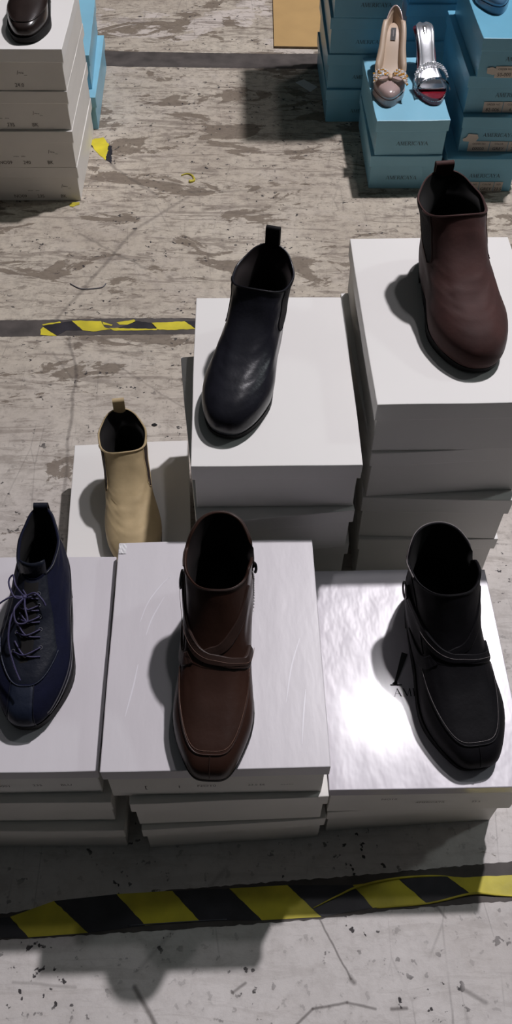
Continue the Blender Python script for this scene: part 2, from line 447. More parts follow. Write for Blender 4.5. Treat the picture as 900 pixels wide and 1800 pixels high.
# far left stack
g = 'white shoe boxes in the tall stack at the far left'
px = lambda a, b2, c2, hx=0: [(a, .012, -.085+hx, .009), (b2, .012, -.035+hx, .009), (c2, .012, .02+hx, .009), ('/~-_', .013, .03+hx, .036), ('----  ---', .010, -.05+hx, .026)]
stack([
    dict(x=-.6795, y=1.8950, rz=R(1.5), W=.240, D=.325, H=.092, seed=18, prints=px('NO09', '235', 'BK', .055), kind='old'),
    dict(x=-.6830, y=1.8900, rz=R(1.5), W=.247, D=.330, H=.092, seed=19, prints=px('NO09', '240', 'BK', .04), kind='old'),
    dict(x=-.6830, y=1.8920, rz=R(1.5), W=.250, D=.330, H=.092, seed=20, prints=px('NO09', '235', 'BK', .02), kind='old'),
    dict(x=-.6800, y=1.8900, rz=R(1.5), W=.251, D=.330, H=.092, seed=21, prints=px('NO09', '23', '24.0', .0), kind='old', top=M['white_board']),
], ['white shoe box at the bottom of the tall stack at far left',
    'white shoe box, second from the bottom of the tall stack at far left',
    'white shoe box, third from the bottom of the tall stack at far left',
    'white shoe box on top of the far-left stack, under the dark brown shoe'], g)
# pale blue boxes behind the far left stack
g = 'pale blue shoe boxes behind the far left stack'
stack([
    dict(x=-.6115, y=2.2235, rz=R(3.0), W=.175, D=.350, H=.090, seed=22),
    dict(x=-.6205, y=2.2580, rz=R(4.4), W=.175, D=.330, H=.090, seed=23),
], ['pale blue shoe box on the floor just behind the far-left white stack',
    'pale blue shoe box lying on another behind the far-left white stack'], g, kind='blue')
shoe_box('blue shoe box, only a corner showing left of the far-left white stack', -.868, 1.905, 0, R(0), .175, .32, .09, kind='deep', seed=24)

# blue stack under the two dress shoes
g = 'blue shoe boxes under the dress shoes'
stack([
    dict(x=.2660, y=1.9735, rz=R(1.5), W=.175, D=.308, H=.090, seed=25, kind='blue', logo=True, logo_dx=-.005),
    dict(x=.2700, y=1.9720, rz=R(2.8), W=.175, D=.308, H=.090, seed=26, kind='blue', logo=True, logo_dx=.005, lidamp=.002),
], ['blue shoe box on the floor in the short stack under the dress shoes',
    'blue shoe box directly under the pump and the mule'], g)
# right blue stack with paper size labels
g = 'blue shoe boxes with paper size labels at the right'
C3 = lambda a, b2, c2: [(0, .42, 'ORDER NO', a), (.42, .78, 'COLOR', b2), (.78, 1., 'SIZE', c2)]
C2 = lambda a, b2, c2: [(0, .36, 'ORDER NO', a), (.36, .68, 'COLOR', b2), (.68, .95, 'SIZE', c2)]
stack([
    dict(x=.4530, y=1.9670, rz=R(1.2), W=.175, D=.335, H=.090, seed=27, logo=True, logo_dx=.012, tag=(-.040, .103, C3('00000', 'GREY', '23.5'), .0135)),
    dict(x=.4760, y=1.9960, rz=R(1.0), W=.175, D=.335, H=.090, seed=28, logo=True, logo_dx=.008, tag=(-.062, .125, C3('00000', 'GREY', '23'), .0145), hole=True),
    dict(x=.4740, y=2.0100, rz=R(1.8), W=.175, D=.335, H=.090, seed=29, logo=True, logo_dx=.022, tag=(-.040, .130, C2('82-006', '6.', '23'), .0145)),
    dict(x=.4840, y=1.9950, rz=R(1.5), W=.175, D=.335, H=.090, seed=30, logo=True, logo_dx=.012, tag=(-.045, .125, C2('50-000', '6', '23'), .0145)),
], ['blue shoe box at the bottom of the right-hand labelled stack',
    'blue shoe box with a finger hole, second from the floor in the labelled stack',
    'blue shoe box, second from the top of the labelled stack at right',
    'blue shoe box on top of the labelled stack, under the blue shoe'], g, kind='deep')
# blue stack behind left
g = 'blue shoe boxes in the rear stack left of the dress shoes'
lab = ['blue shoe box on the floor of the rear stack left of the pump',
       'blue shoe box, second from the floor in the rear stack left of the pump',
       'blue shoe box, third from the floor in the rear stack left of the pump',
       'blue shoe box, fourth from the floor in the rear stack left of the pump']
lab += ['blue shoe box high in the rear stack left of the pump, above the frame'] * 4  # unseen upper boxes, added so the stack casts its long floor shadow
stack([dict(x=.1700+random.uniform(-.004, .004), y=2.2916+random.uniform(-.004, .008), rz=R(2.0+random.uniform(-1, 1)), W=.175, D=.335, H=.09, seed=31+i, logo=True, logo_dx=.02) for i in range(8)], lab, g, kind='deep')
g = 'blue shoe boxes in the rear stack behind the dress shoes'
lab = ['blue shoe box on the floor of the rear stack directly behind the mule',
       'blue shoe box, second from the floor in the stack directly behind the mule',
       'blue shoe box, third from the floor in the stack directly behind the mule',
       'blue shoe box, fourth from the floor in the stack directly behind the mule']
stack([dict(x=.3650, y=2.375+random.uniform(-.004, .004), rz=R(1.0+random.uniform(-.8, .8)), W=.175, D=.335, H=.09, seed=36+i) for i in range(4)], lab, g, kind='deep')

bx = [o for o in bpy.data.objects if o.get('label', '').startswith('blue shoe box with a finger hole')][0]
yy = -.335/2+.0042-.0022
mesh_obj('torn_tape', [(-.076, yy, .028), (-.046, yy, .026), (-.040, yy, .036), (-.044, yy, .045), (-.066, yy, .047), (-.070, yy, .038), (-.078, yy, .034)], [(0, 1, 2, 3, 4, 5, 6)], M['label_paper'], bx)
bx = [o for o in bpy.data.objects if o.get('label', '').startswith('blue shoe box on top of the labelled')][0]
mesh_obj('torn_tape', [(-.063, yy, .012), (-.048, yy, .008), (-.040, yy, .012), (-.041, yy, .022), (-.052, yy, .026), (-.064, yy, .024)], [(0, 1, 2, 3, 4, 5)], M['label_paper'], bx)
# ------------------------------------------------------------------ shoes
class Last:
    """ring-lofted shoe surface. keys rows: t, xb, zb, xf, zf, wb, wm, wf, wt"""
    def __init__(s, keys, L, nf=2.3, nb=2.2, bend=0., base=None, rim=None, disp=None, nshaft=2.3, sx=1., sy=1., sz=1.):
        s.k = keys; s.L = L; s.nf = nf; s.nb = nb; s.bend = bend; s.base = base; s.rim = rim; s.disp = disp; s.nshaft = nshaft
        s.sx, s.sy, s.sz = sx, sy, sz
    def key(s, t):
        K = s.k; t = max(0, min(1, t))
        for i in range(len(K)-1):
            if t <= K[i+1][0]+1e-9: break
        a, b = K[i], K[i+1]; p = K[max(0, i-1)]; q = K[min(len(K)-1, i+2)]
        h = b[0]-a[0]; u = (t-a[0])/h
        out = []
        for j in range(1, 9):
            ma = (b[j]-p[j])/(b[0]-p[0]) if i > 0 else (b[j]-a[j])/h
            mb = (q[j]-a[j])/(q[0]-a[0]) if i < len(K)-2 else (b[j]-a[j])/h
            u2, u3 = u*u, u**3
            out.append((2*u3-3*u2+1)*a[j]+(u3-2*u2+u)*h*ma+(-2*u3+3*u2)*b[j]+(u3-u2)*h*mb)
        return out
    def wid(s, u, w):
        c = [(0., w[0]*.97), (.12, w[0]), (.42, w[1]), (.74, w[2]), (1., w[3])]
        for i in range(4):
            if u <= c[i+1][0]+1e-9: break
        a, b = c[i], c[i+1]; f = (u-a[0])/(b[0]-a[0]); f = f*f*(3-2*f) if 0 < i < 3 else f*f*(3-2*f)
        return a[1]+(b[1]-a[1])*f
    def raw(s, th, t, off=0.):
        xb, zb, xf, zf, wb, wm, wf, wt = s.key(t)
        c, sn = math.cos(th), math.sin(th)
        nf = s.nf+(s.nshaft-s.nf)*sstep(t, .35, .7)
        n = s.nb+(nf-s.nb)*sstep(c, -.5, .5)
        e = 2/n
        ux = math.copysign(abs(c)**e, c); uy = math.copysign(abs(sn)**e, sn)
        u = (1+ux)/2
        x = xb+(xf-xb)*u; y = uy*s.wid(u, (wb, wm, wf, wt)); z = zb+(zf-zb)*u
        y += s.bend*(x/s.L)**2
        if s.rim: z += s.rim(th, t)
        if s.base: z += s.base(x/s.L)
        return Vector((x*s.sx, y*s.sy, z*s.sz))
    def nrm(s, th, t):
        e = .012
        t0, t1 = max(0, t-e), min(1, t+e)
        a = s.raw(th+e, t)-s.raw(th-e, t); b = s.raw(th, t1)-s.raw(th, t0)
        n = a.cross(b)
        return n.normalized() if n.length > 1e-12 else Vector((0, 0, 1))
    def __call__(s, th, t, off=0.):
        p = s.raw(th, t); d = off
        if s.disp: d += s.disp(th, t)
        if d: p = p+s.nrm(th, t)*d
        return p

NT, NR = 84, 44
def ring_mesh(S, ts, offs, name, mat, parent, cap_last=False, cap_first=False, nt=NT):
    V = []; F = []
    for t, o in zip(ts, offs):
        for i in range(nt): V.append(S(2*PI*i/nt, t, o))
    for r in range(len(ts)-1):
        for i in range(nt):
            j = (i+1) % nt
            F.append((r*nt+i, r*nt+j, (r+1)*nt+j, (r+1)*nt+i))
    def cap(b):
        h = nt//2
        for i in range(h):
            a, a2 = i, i+1; c, c2 = (nt-i) % nt, (nt-i-1) % nt
            q = [b+a, b+a2, b+c2, b+c]; q = list(dict.fromkeys(q))
            if len(q) > 2: F.append(tuple(q))
    if cap_last: cap((len(ts)-1)*nt)
    if cap_first: cap(0)
    return mesh_obj(name, V, F, mat, parent, True)

def upper_and_lining(S, root, m_up, m_in, m_sole_in=None, rimw=.0022, low=.06):
    ts = [i/(NR-1) for i in range(NR)]; offs = [0.]*NR
    ts += [1, 1, 1, 1]; offs += [.0004, -.0006, -.0016, -rimw-.0006]
    # raise a rounded lip
    base = S.rim
    V = []; F = []
    up = ring_mesh(S, ts, offs, 'upper', m_up, root)
    me = up.data
    for k, dz in ((NR, .0007), (NR+1, .0013), (NR+2, .0010), (NR+3, -.0006)):
        for i in range(NT): me.vertices[k*NT+i].co.z += dz
    ti = [1-(1-low)*i/24 for i in range(25)]
    ring_mesh(S, ti, [-rimw-.0004-.0035*sstep(1-t, .05, .4) for t in ti], 'lining', m_in, root, cap_last=True)
    return up

def sole_mesh(S, root, m, e=.0014, thick=.010, arch=.012, spring=.004, heel_end=.27, name='sole', heel=True, zt=.0015):
    V = []; F = []
    nt = NT
    top = []; bot = []; mid = []
    for i in range(nt):
        th = 2*PI*i/nt
        p = S.raw(th, 0); n = S.nrm(th, 0.0); n.z = 0
        if n.length: n.normalize()
        q = p+n*e; u = q.x/(S.L*S.sx)
        zb = 0.
        if u > .75: zb = spring*((u-.75)/.25)**2
        if u < .48: zb = arch*sstep(.48-u, 0., .16) if heel else 0.
        top.append(Vector((q.x, q.y, p.z+zt))); 
        bot.append(Vector((q.x-n.x*.001, q.y-n.y*.001, min(zb, p.z-.003))))
    V = top+[a*.5+b*.5+Vector((0, 0, 0)) for a, b in zip(top, bot)]+bot
    for r in range(2):
        for i in range(nt):
            j = (i+1) % nt; F.append((r*nt+i, r*nt+j, (r+1)*nt+j, (r+1)*nt+i))
    def cap(b):
        for i in range(nt//2):
            q = list(dict.fromkeys([b+i, b+i+1, b+(nt-i-1) % nt, b+(nt-i) % nt]))
            if len(q) > 2: F.append(tuple(q))
    cap(0); cap(2*nt)
    so = mesh_obj(name, V, F, m, root, False)
    if heel:
        pts = [b for b in bot if b.x < heel_end*S.L*S.sx]
        pts.sort(key=lambda v: math.atan2(v.y, v.x-heel_end*S.L*S.sx*.9) % (2*PI))
        n = len(pts); V = []
        zt2 = arch+.0005
        for z, k in ((zt2, 1.), (zt2*.5, .985), (0, .97)):
            for p in pts: V.append((p.x*k+.002*(1-k)*30*0+.001, p.y*k, z))
        F = []
        for r in range(2):
            for i in range(n):
                j = (i+1) % n; F.append((r*n+i, r*n+j, (r+1)*n+j, (r+1)*n+i))
        F.append(tuple(range(n))); F.append(tuple(2*n+i for i in range(n)))
        mesh_obj('heel', V, F, m, root, False)
    return so

def patch(S, name, m, root, fn, nu=20, nv=20, off=.0006, edge=-.0004):
    """fn(u,v)->(th,t)"""
    V = []; F = []
    for j in range(nv+1):
        for i in range(nu+1):
            th, t = fn(i/nu, j/nv)
            o = edge if (i in (0, nu) or j == 0) else off
            V.append(S(th, min(t, 1.), o))
    for j in range(nv):
        for i in range(nu):
            a = j*(nu+1)+i; F.append((a, a+1, a+nu+2, a+nu+1))
    return mesh_obj(name, V, F, m, root, True)

def on_path(S, pts, n, off):
    P = smooth_path([(a, b, 0) for a, b in pts], n)
    return [S(p.x, max(0, min(1, p.y)), off) for p in P], P
def seam(S, name, pts, m, root, r=.0006, off=.0004, n=60):
    q, _ = on_path(S, pts, n, off)
    return tube(name, q, r, m, root, 6)
def strap(S, name, pts, m, root, w=.013, th=.0018, off=.0, n=48, taper=None):
    q, P = on_path(S, pts, n, off)
    V = []; F = []
    for i in range(n):
        t = (q[min(n-1, i+1)]-q[max(0, i-1)]).normalized()
        nn = S.nrm(P[i].x, max(.01, min(.99, P[i].y)))
        s = nn.cross(t).normalized(); nn = t.cross(s).normalized()
        if nn.dot(S.nrm(P[i].x, max(.01, min(.99, P[i].y)))) < 0: nn = -nn
        ww = w/2
        prof = [(-ww, -.0035), (-ww, th*.6), (-ww*.85, th), (0, th*1.15), (ww*.85, th), (ww, th*.6), (ww, -.0035)]
        for a, b in prof: V.append(q[i]+s*a+nn*b)
    k = 7
    for i in range(n-1):
        for j in range(k-1): F.append((i*k+j, i*k+j+1, (i+1)*k+j+1, (i+1)*k+j))
        F.append((i*k+k-1, i*k, (i+1)*k, (i+1)*k+k-1))
    F.append(tuple(range(k))[::-1]); F.append(tuple((n-1)*k+j for j in range(k)))
    return mesh_obj(name, V, F, m, root, False)

def pull_tab(S, root, m, w=.018, h=.020, lean=.25, label=None):
    """folded webbing loop standing at the back of the opening"""
    p = S(PI, 1.)
    prof = []
    for i in range(17):
        a = PI*i/16
        prof.append((math.cos(a)*.0035, math.sin(a)*.0035+h))
    prof = [(.0035, -.014)]+prof+[(-.0035, -.014)]
    V = []; F = []
    for (x, z) in prof:
        for sgn, o in ((-1, 0), (1, 0)):
            V.append(Vector((p.x+.001+x-lean*max(z, 0)*.6, p.y+sgn*w/2, p.z+z)))
    n = len(prof)
    for i in range(n-1): F.append((2*i, 2*i+1, 2*i+3, 2*i+2))
    o = mesh_obj('pull_tab', V, F, m, root, False)
    md = o.modifiers.new('thickness', 'SOLIDIFY'); md.thickness = .0018; md.offset = 0
    if label: o['label'] = label
    return o

K_CHELSEA = [
 (0.00, .006, .020, .252, .008, .031, .033, .0465, .045),
 (0.10, .001, .032, .255, .019, .034, .036, .0485, .047),
 (0.20, -.001, .046, .250, .035, .035, .038, .048, .045),
 (0.29, .000, .058, .232, .047, .034, .037, .043, .038),
 (0.38, .003, .069, .204, .056, .034, .037, .040, .036),
 (0.47, .006, .080, .172, .066, .034, .037, .037, .034),
 (0.57, .008, .090, .143, .080, .034, .0365, .035, .033),
 (0.68, .007, .101, .120, .096, .035, .037, .035, .034),
 (0.82, .003, .112, .105, .112, .036, .0385, .036, .035),
 (1.00, -.004, .128, .093, .128, .037, .040, .0385, .036)]

def creases(th, t, a=.0010):
    d = 0.
    if abs(math.atan2(math.sin(th), math.cos(th))) < 1.4:
        thn = math.atan2(math.sin(th), math.cos(th))
        env = math.exp(-((t-.46)/.10)**2)*math.exp(-(thn/1.0)**2)
        d += a*env*(math.sin(t*125+3*noise.noise(Vector((thn*2.2, t*6, 1.3))))+.6*math.sin(t*210+thn*5))
        env2 = math.exp(-((t-.33)/.05)**2)*math.exp(-((thn)/.8)**2)
        d += a*.7*env2*math.sin(t*150+thn*2)
    d += .0010*noise.noise(Vector((math.cos(th)*2, math.sin(th)*2, t*7)))
    return d

def chelsea(label, loc, ang, m_up, m_tab, m_gore, m_lin, m_seam, sy=1., sc_=1., bend=0., tabw=.018, tablab=None, crease=.001, tab_h=.02, edge=None, gc=90):
    rim = lambda th, t: (-.012*(math.sin(th)**2)*sstep(t, .7, 1.)) + (.004*sstep(-math.cos(th), .4, 1)*sstep(t, .8, 1))
    S = Last(K_CHELSEA, .255, 2.4, 2.2, bend, rim=rim, disp=lambda th, t: creases(th, t, crease), nshaft=2.9, sx=sc_, sy=sc_*sy, sz=sc_)
    root = thing('chelsea_boot', label, 'boot', loc, ang)
    upper_and_lining(S, root, m_up, m_lin)
    so = sole_mesh(S, root, M['rubber'])
    for sg in (-1, 1):
        c0 = R(gc)*sg
        def fn(u, v, c0=c0, sg=sg):
            hw = R(7)+R(19)*v**.7
            hw *= math.sqrt(max(0., min(1., v/.12)))*.999+.001
            return c0+(u*2-1)*hw, .44+.555*v
        patch(S, 'elastic_gore', m_gore, root, fn, 14, 26, .0005, .0001)
        for s2 in (-1, 1):
            pts = [(c0+s2*(R(7)+R(19)*v**.7)*math.sqrt(min(1., v/.12)), .44+.555*v) for v in [i/10 for i in range(0, 11)]]
            seam(S, 'seam', pts, m_seam, root, .0009, .0004)
    # topline piping of the front panel
    pts = [(R(-78+156*i/12), .995) for i in range(13)]
    seam(S, 'top_binding', pts, edge or m_seam, root, .0013, .0002)
    pull_tab(S, root, m_tab, tabw, tab_h, label=tablab)
    return root

def dirloc(toe, ang, L, z):
    return (toe[0]-L*math.cos(R(ang)), toe[1]-L*math.sin(R(ang)), z)

chelsea('black smooth leather chelsea boot on the middle white stack', dirloc((-.0455, .7813), -104, .255, .3775), R(-104),
        M['black_leather'], M['black_matte'], M['elastic'], M['lining_red'], M['black_matte'], bend=.0, sy=1.05, tab_h=.022, tabw=.020)
chelsea('burgundy nubuck chelsea boot on the right-hand white stack', dirloc((.2985, .860), -81, .266, .4305), R(-81),
        M['burgundy'], M['burgundy'], M['elastic'], M['lining_dark'], M['burgundy'], sc_=1.045, sy=1.12, bend=.0, tab_h=.009, tabw=.026, gc=84, crease=.0014)
chelsea('beige nubuck chelsea boot with brown elastic sides on a low box', dirloc((-.1830, .7480), -80, .245, .0905), R(-80),
        M['beige'], M['beige'], M['elastic_br'], M['lining_dark'], M['beige'], sc_=.955, sy=1.03, bend=0, tab_h=.016, tabw=.019, crease=.0022, gc=76)

K_SQUARE = [
 (0.00, .004, .026, .272, .009, .033, .034, .045, .033),
 (0.10, -.003, .038, .275, .018, .037, .036, .046, .035),
 (0.20, -.005, .052, .271, .031, .0385, .038, .045, .034),
 (0.27, -.005, .061, .256, .040, .039, .0395, .0415, .033),
 (0.35, -.003, .071, .226, .048, .039, .040, .039, .034),
 (0.44, .001, .082, .190, .060, .0385, .040, .037, .035),
 (0.54, .005, .094, .160, .075, .038, .0395, .036, .0345),
 (0.65, .007, .106, .140, .093, .037, .039, .036, .034),
 (0.78, .006, .119, .124, .110, .036, .038, .036, .034),
 (1.00, .000, .140, .102, .138, .036, .0385, .037, .034)]

def buckle_boot(label, loc, ang, m_up, m_strap, m_lin, m_st, bend=0., sy=1., black=False, bound=None, sc_=1.):
    def rim(th, t):
        k = sstep(t, .72, 1.)
        d = .010*sstep(-math.cos(th), 0., 1.)*k - .006*math.sin(th)**2*k
        a = (th % (2*PI))
        d += -.020*math.exp(-((a-R(100))/.13)**2)*sstep(t, .6, 1.)        # opened zip slit
        d += -.006*math.exp(-((a-R(258))/.20)**2)*k
        d += .006*math.exp(-((a-R(72))/.2)**2)*k
        return d
    S = Last(K_SQUARE, .275, 3.7, 2.2, bend, rim=rim, disp=lambda th, t: creases(th, t, .0003), nshaft=2.6, sx=sc_, sy=sy*sc_, sz=sc_)
    root = thing('buckle_boot', label, 'boot', loc, ang)
    upper_and_lining(S, root, m_up, m_lin)
    sole_mesh(S, root, M['rubber'], e=.0022, thick=.01)
    # raised apron seam and centre toe seam
    pts = [(R(a), .27+.07*(abs(a)/75)**4) for a in range(-78, 79, 6)]
    seam(S, 'apron_seam', pts, m_up, root, .0011, .0004, 90)
    seam(S, 'apron_stitching', [(a, b+.012) for a, b in pts], m_st, root, .00032, .0003, 90)
    seam(S, 'toe_seam', [(0, .27), (0, .2), (0, .12)], m_strap, root, .0006, .0002, 20)
    # quarter seams
    seam(S, 'quarter_seam', [(R(-70), .46), (R(-74), .6), (R(-82), .8), (R(-86), .98)], m_strap, root, .0009, .0004)
    # straps: lower band, the crossing pair
    strap(S, 'instep_band', [(R(-96), .28), (R(-72), .42), (R(-42), .515)], m_strap, root, .016, .0016)
    strap(S, 'under_strap', [(R(-14), .56), (R(20), .63), (R(52), .71), (R(75), .82)], m_strap, root, .012, .0014)
    strap(S, 'cross_strap', [(R(-100), .65), (R(-88), .61), (R(-70), .60), (R(-35), .575), (R(0), .55), (R(38), .505), (R(66), .44), (R(84), .38)], m_strap, root, .013, .0026)
    q, _ = on_path(S, [(R(-100), .65), (R(-88), .61), (R(-70), .60), (R(-35), .575), (R(0), .55), (R(38), .505), (R(66), .44), (R(84), .38)], 60, .0052)
    tube('strap_stitching', q, .00028, m_st, root, 5)
    # oval buckle on the outer ankle
    c = S(R(-97), .63, .0040); n = S.nrm(R(-97), .63); tx = (S(R(-90), .60)-S(R(-103), .68)).normalized(); sd = n.cross(tx).normalized()
    pts = [c+tx*math.cos(a)*.011+sd*math.sin(a)*.009 for a in [2*PI*i/28 for i in range(28)]]
    bk = tube('buckle', pts, .0014, M['metal'], root, 8, True)
    tube('buckle_pin', [c-tx*.011+n*.001, c+n*.002, c+tx*.011+n*.001], .001, M['metal'], bk, 6)
    # zip: dark tape, row of teeth and puller on the inner side
    patch(S, 'zip_tape', M['elastic'], root, lambda u, v: (R(97)+R(7)*u, .35+.6*v), 6, 20, .0007, .0)
    V = []; F = []
    for i in range(26):
        v = .36+.6*i/26
        for dth in (-1.5, 1.5):
            p = S(R(100.5+dth), v, .0015); b = len(V)
            for dx, dy, dz in ((-1, -1, -1), (1, -1, -1), (1, 1, -1), (-1, 1, -1), (-1, -1, 1), (1, -1, 1), (1, 1, 1), (-1, 1, 1)):
                V.append(p+Vector((dx*.0008, dy*.0006, dz*.0007)))
            F += [(b, b+1, b+2, b+3), (b+4, b+5, b+6, b+7), (b, b+1, b+5, b+4), (b+1, b+2, b+6, b+5), (b+2, b+3, b+7, b+6), (b+3, b, b+4, b+7)]
    mesh_obj('zip_teeth', V, F, M['metal'], root)
    p = S(R(101), .93, .004)
    tube('zip_puller', smooth_path([p, p+Vector((.004, .005, .001)), p+Vector((.007, .006, -.006)), p+Vector((.006, .005, -.014))], 14), .0018, M['black_matte'], root, 6)
    # bound top edge
    pts = [(R(a), .995) for a in range(108, 290, 7)]
    seam(S, 'collar_binding', pts, bound or m_strap, root, .0014, .0008, 90)
    seam(S, 'collar_stitching', [(a, .962) for a, b in pts], m_st, root, .0004, .0005, 90)
    pts = [(R(a), .995) for a in range(-96, 92, 8)]
    seam(S, 'front_binding', pts, m_strap, root, .0012, .0, 90)
    return root

buckle_boot('brown square-toed leather ankle boot with crossed straps on the front middle stack', dirloc((-.0475, .350), -91.2, .275, .2765), R(-91.2),
            M['brown_leather'], M['brown_strap'], M['lining_red'], M['stitch_br'], bend=.0, sy=1.04)
buckle_boot('black square-toed ankle boot with round buckle on the glossy front right box', dirloc((.2780, .4035), -81.0, .280, .1845), R(-81.0),
            M['black_matte'], M['black_matte'], M['lining_dark'], M['stitch'], bend=.004, sy=1.14, bound=M['stitch'], sc_=1.02)

# navy lace-up
K_SNEAK = [
 (0.00, .008, .026, .250, .012, .031, .034, .047, .040),
 (0.12, .001, .038, .253, .024, .034, .036, .048, .041),
 (0.24, .000, .051, .245, .037, .035, .037, .047, .038),
 (0.36, .002, .063, .222, .047, .034, .037, .042, .035),
 (0.48, .005, .074, .190, .057, .031, .034, .037, .031),
 (0.62, .007, .086, .155, .070, .027, .030, .031, .027),
 (0.80, .006, .098, .128, .085, .023, .026, .026, .022),
 (1.00, .000, .114, .098, .100, .021, .025, .023, .017)]
def lace_up():
    rim = lambda th, t: .004*sstep(-math.cos(th), .2, 1)*sstep(t, .8, 1)-.006*math.sin(th)**2*sstep(t, .7, 1)
    S = Last(K_SNEAK, .255, 2.6, 2.2, -.004, rim=rim, disp=lambda th, t: creases(th, t, .0004), nshaft=2.4, sy=1.02)
    root = thing('lace_up_shoe', 'navy suede lace-up shoe with loosely tied purple laces, at left front', 'shoe', dirloc((-.2670, .4195), -88.5, .253, .2505), R(-88.5))
    upper_and_lining(S, root, M['navy_suede'], M['lining_dark'])
    sole_mesh(S, root, M['rubber'], e=.0022)
    # leather toe stripe
    o = patch(S, 'toe_stripe', M['navy_stripe'], root, lambda u, v: (R(-24)+R(36)*u, .03+.355*v), 12, 16, .0007)
    o['label'] = 'blue-grey leather stripe down the toe'
    for a in (-24, 12): seam(S, 'stripe_seam', [(R(a), .03+.355*i/8) for i in range(9)], M['navy_leather'], root, .0006, .0006, 30)
    # leather eyestay in a U
    def fn(u, v):
        a = (u*2-1)
        return R(-6)+a*R(62-10*v), .385+.045*a*a*0+(.60)*v+.03*(a**4)*(1-v)
    o = patch(S, 'eyestay', M['navy_leather'], root, fn, 24, 24, .0011)
    seam(S, 'eyestay_seam', [(R(-6)+a*R(62), .385+.03*a**4) for a in [i/8-1 for i in range(17)]]+[], M['navy_stripe'], root, .0009, .0010)
    # open throat with darker tongue showing
    patch(S, 'tongue', M['lining_dark'], root, lambda u, v: (R(-4)+(u*2-1)*R(9+15*v), .47+.50*v), 10, 16, .0017, .0009)
    p = S(0, 1., 0); V = []; F = []
    for j in range(6):
        for i in range(7):
            a = (i/6*2-1); V.append((p.x-.006-.010*j/5+.006*(1-a*a), p.y+a*.016, p.z-.012+.030*j/5))
    for j in range(5):
        for i in range(6): b = j*7+i; F.append((b, b+1, b+8, b+7))
    tg = mesh_obj('tongue_flap', V, F, M['navy_leather'], root, True)
    tg.modifiers.new('t', 'SOLIDIFY').thickness = .002
    # laces: zig-zag rows
    for k in range(5):
        t = .50+.088*k; w = 26-1.0*k
        a = S(R(-4-w), t, .0022); b = S(R(-4+w), t+.03, .0022); c = S(R(-4), t+.012, .0058)
        tube('lace', smooth_path([a, c, b], 20), .0011, M['lace'], root, 6)
        a = S(R(-4-w), t+.045, .0022); b = S(R(-4+w), t-.01, .0022); c = S(R(-4), t+.012, .0042)
        tube('lace', smooth_path([a, c, b], 20), .0011, M['lace'], root, 6)
        for s in (-1, 1):
            e = S(R(-4+s*w), t+(.03 if s > 0 else 0), .0014)
            nrm = S.nrm(R(-4+s*w), t)
            q = nrm.cross(Vector((1, 0, 0))).normalized(); q2 = nrm.cross(q)
            tube('eyelet', [e+q*.0022*math.cos(x)+q2*.0022*math.sin(x) for x in [PI*i/5 for i in range(10)]], .0005, M['grey_leather'], root, 5, True)
    K = S(R(-12), .86, .007)
    def rel(*ds): return [K+Vector(d) for d in ds]
    bow = [
      rel((0, 0, 0), (.018, .004, .004), (.034, .008, .000), (.036, -.004, .001), (.020, -.008, .006), (0, 0, 0)),
      rel((0, 0, 0), (-.010, -.010, .010), (-.024, -.015, .012), (-.016, -.020, .008), (.004, -.010, .006), (0, 0, 0)),
      rel((0, 0, 0), (.004, -.016, .006), (.016, -.034, -.002), (.034, -.037, -.020), (.048, -.030, -.034)),
      rel((0, 0, 0), (.026, -.010, .004), (.056, -.012, -.006), (.082, -.004, -.018), (.098, .004, -.026)),
      rel((0, 0, 0), (-.004, .012, .003), (.004, .022, .000), (.010, .026, -.004))]
    for q in bow: tube('bow_lace', smooth_path(q, 40), .0012, M['lace'], root, 6)
    bmk = bmesh.new(); bmesh.ops.create_icosphere(bmk, subdivisions=2, radius=.0034)
    for v in bmk.verts: v.co = v.co*(1+.25*noise.noise(v.co*600)); v.co += K
    bm_obj('knot', bmk, M['lace'], root, True)
    # grey side stripes
    for t0, t1 in ((.02, .075), (.10, .13)):
        o = patch(S, 'side_stripe', M['grey_leather'], root, lambda u, v, t0=t0, t1=t1: (R(30)+R(140)*u, (t0+(t1-t0)*v)+.30*sstep(1-abs(u-.45)*2.1, 0, 1)*(1-.0)*.5), 40, 4, .0009)
    seam(S, 'collar_binding', [(R(a), .99) for a in range(40, 321, 10)], M['navy_leather'], root, .0014, .0002, 90)
    # back tab with zip ends
    pull_tab(S, root, M['navy_leather'], .018, .002)
lace_up()

# dark shoe on the far left stack
def loafer():
    K = [(0.00, .008, .026, .265, .012, .030, .032, .043, .036), (0.14, .001, .038, .268, .024, .033, .034, .044, .037),
         (0.28, .000, .050, .262, .036, .034, .035, .0425, .036), (0.42, .002, .058, .236, .046, .033, .035, .040, .035),
         (0.60, .004, .066, .196, .056, .031, .034, .037, .033), (0.80, .004, .073, .158, .066, .028, .031, .033, .029), (1.0, .002, .082, .128, .078, .025, .028, .029, .024)]
    S = Last(K, .27, 2.9, 2.2, 0.)
    root = thing('loafer', 'very dark brown square-toed shoe cut off at the top left corner', 'shoe', dirloc((-.5080, 1.912), -88, .27, .3685), R(-88))
    upper_and_lining(S, root, M['loafer'], M['lining_dark'])
    sole_mesh(S, root, M['rubber'], e=.005)
    seam(S, 'apron_seam', [(R(a), .33) for a in range(-80, 81, 8)], M['loafer'], root, .0018, .0006, 80)
    strap(S, 'saddle_strap', [(R(-95), .3), (R(-60), .62), (R(-25), .78), (R(0), .80), (R(25), .78), (R(60), .62), (R(95), .3)], M['loafer'], root, .022, .002)
M['loafer'] = simple('dark_brown_leather', (.022, .014, .012), .3, .2, 30, .2, 120, coat=.2)
loafer()

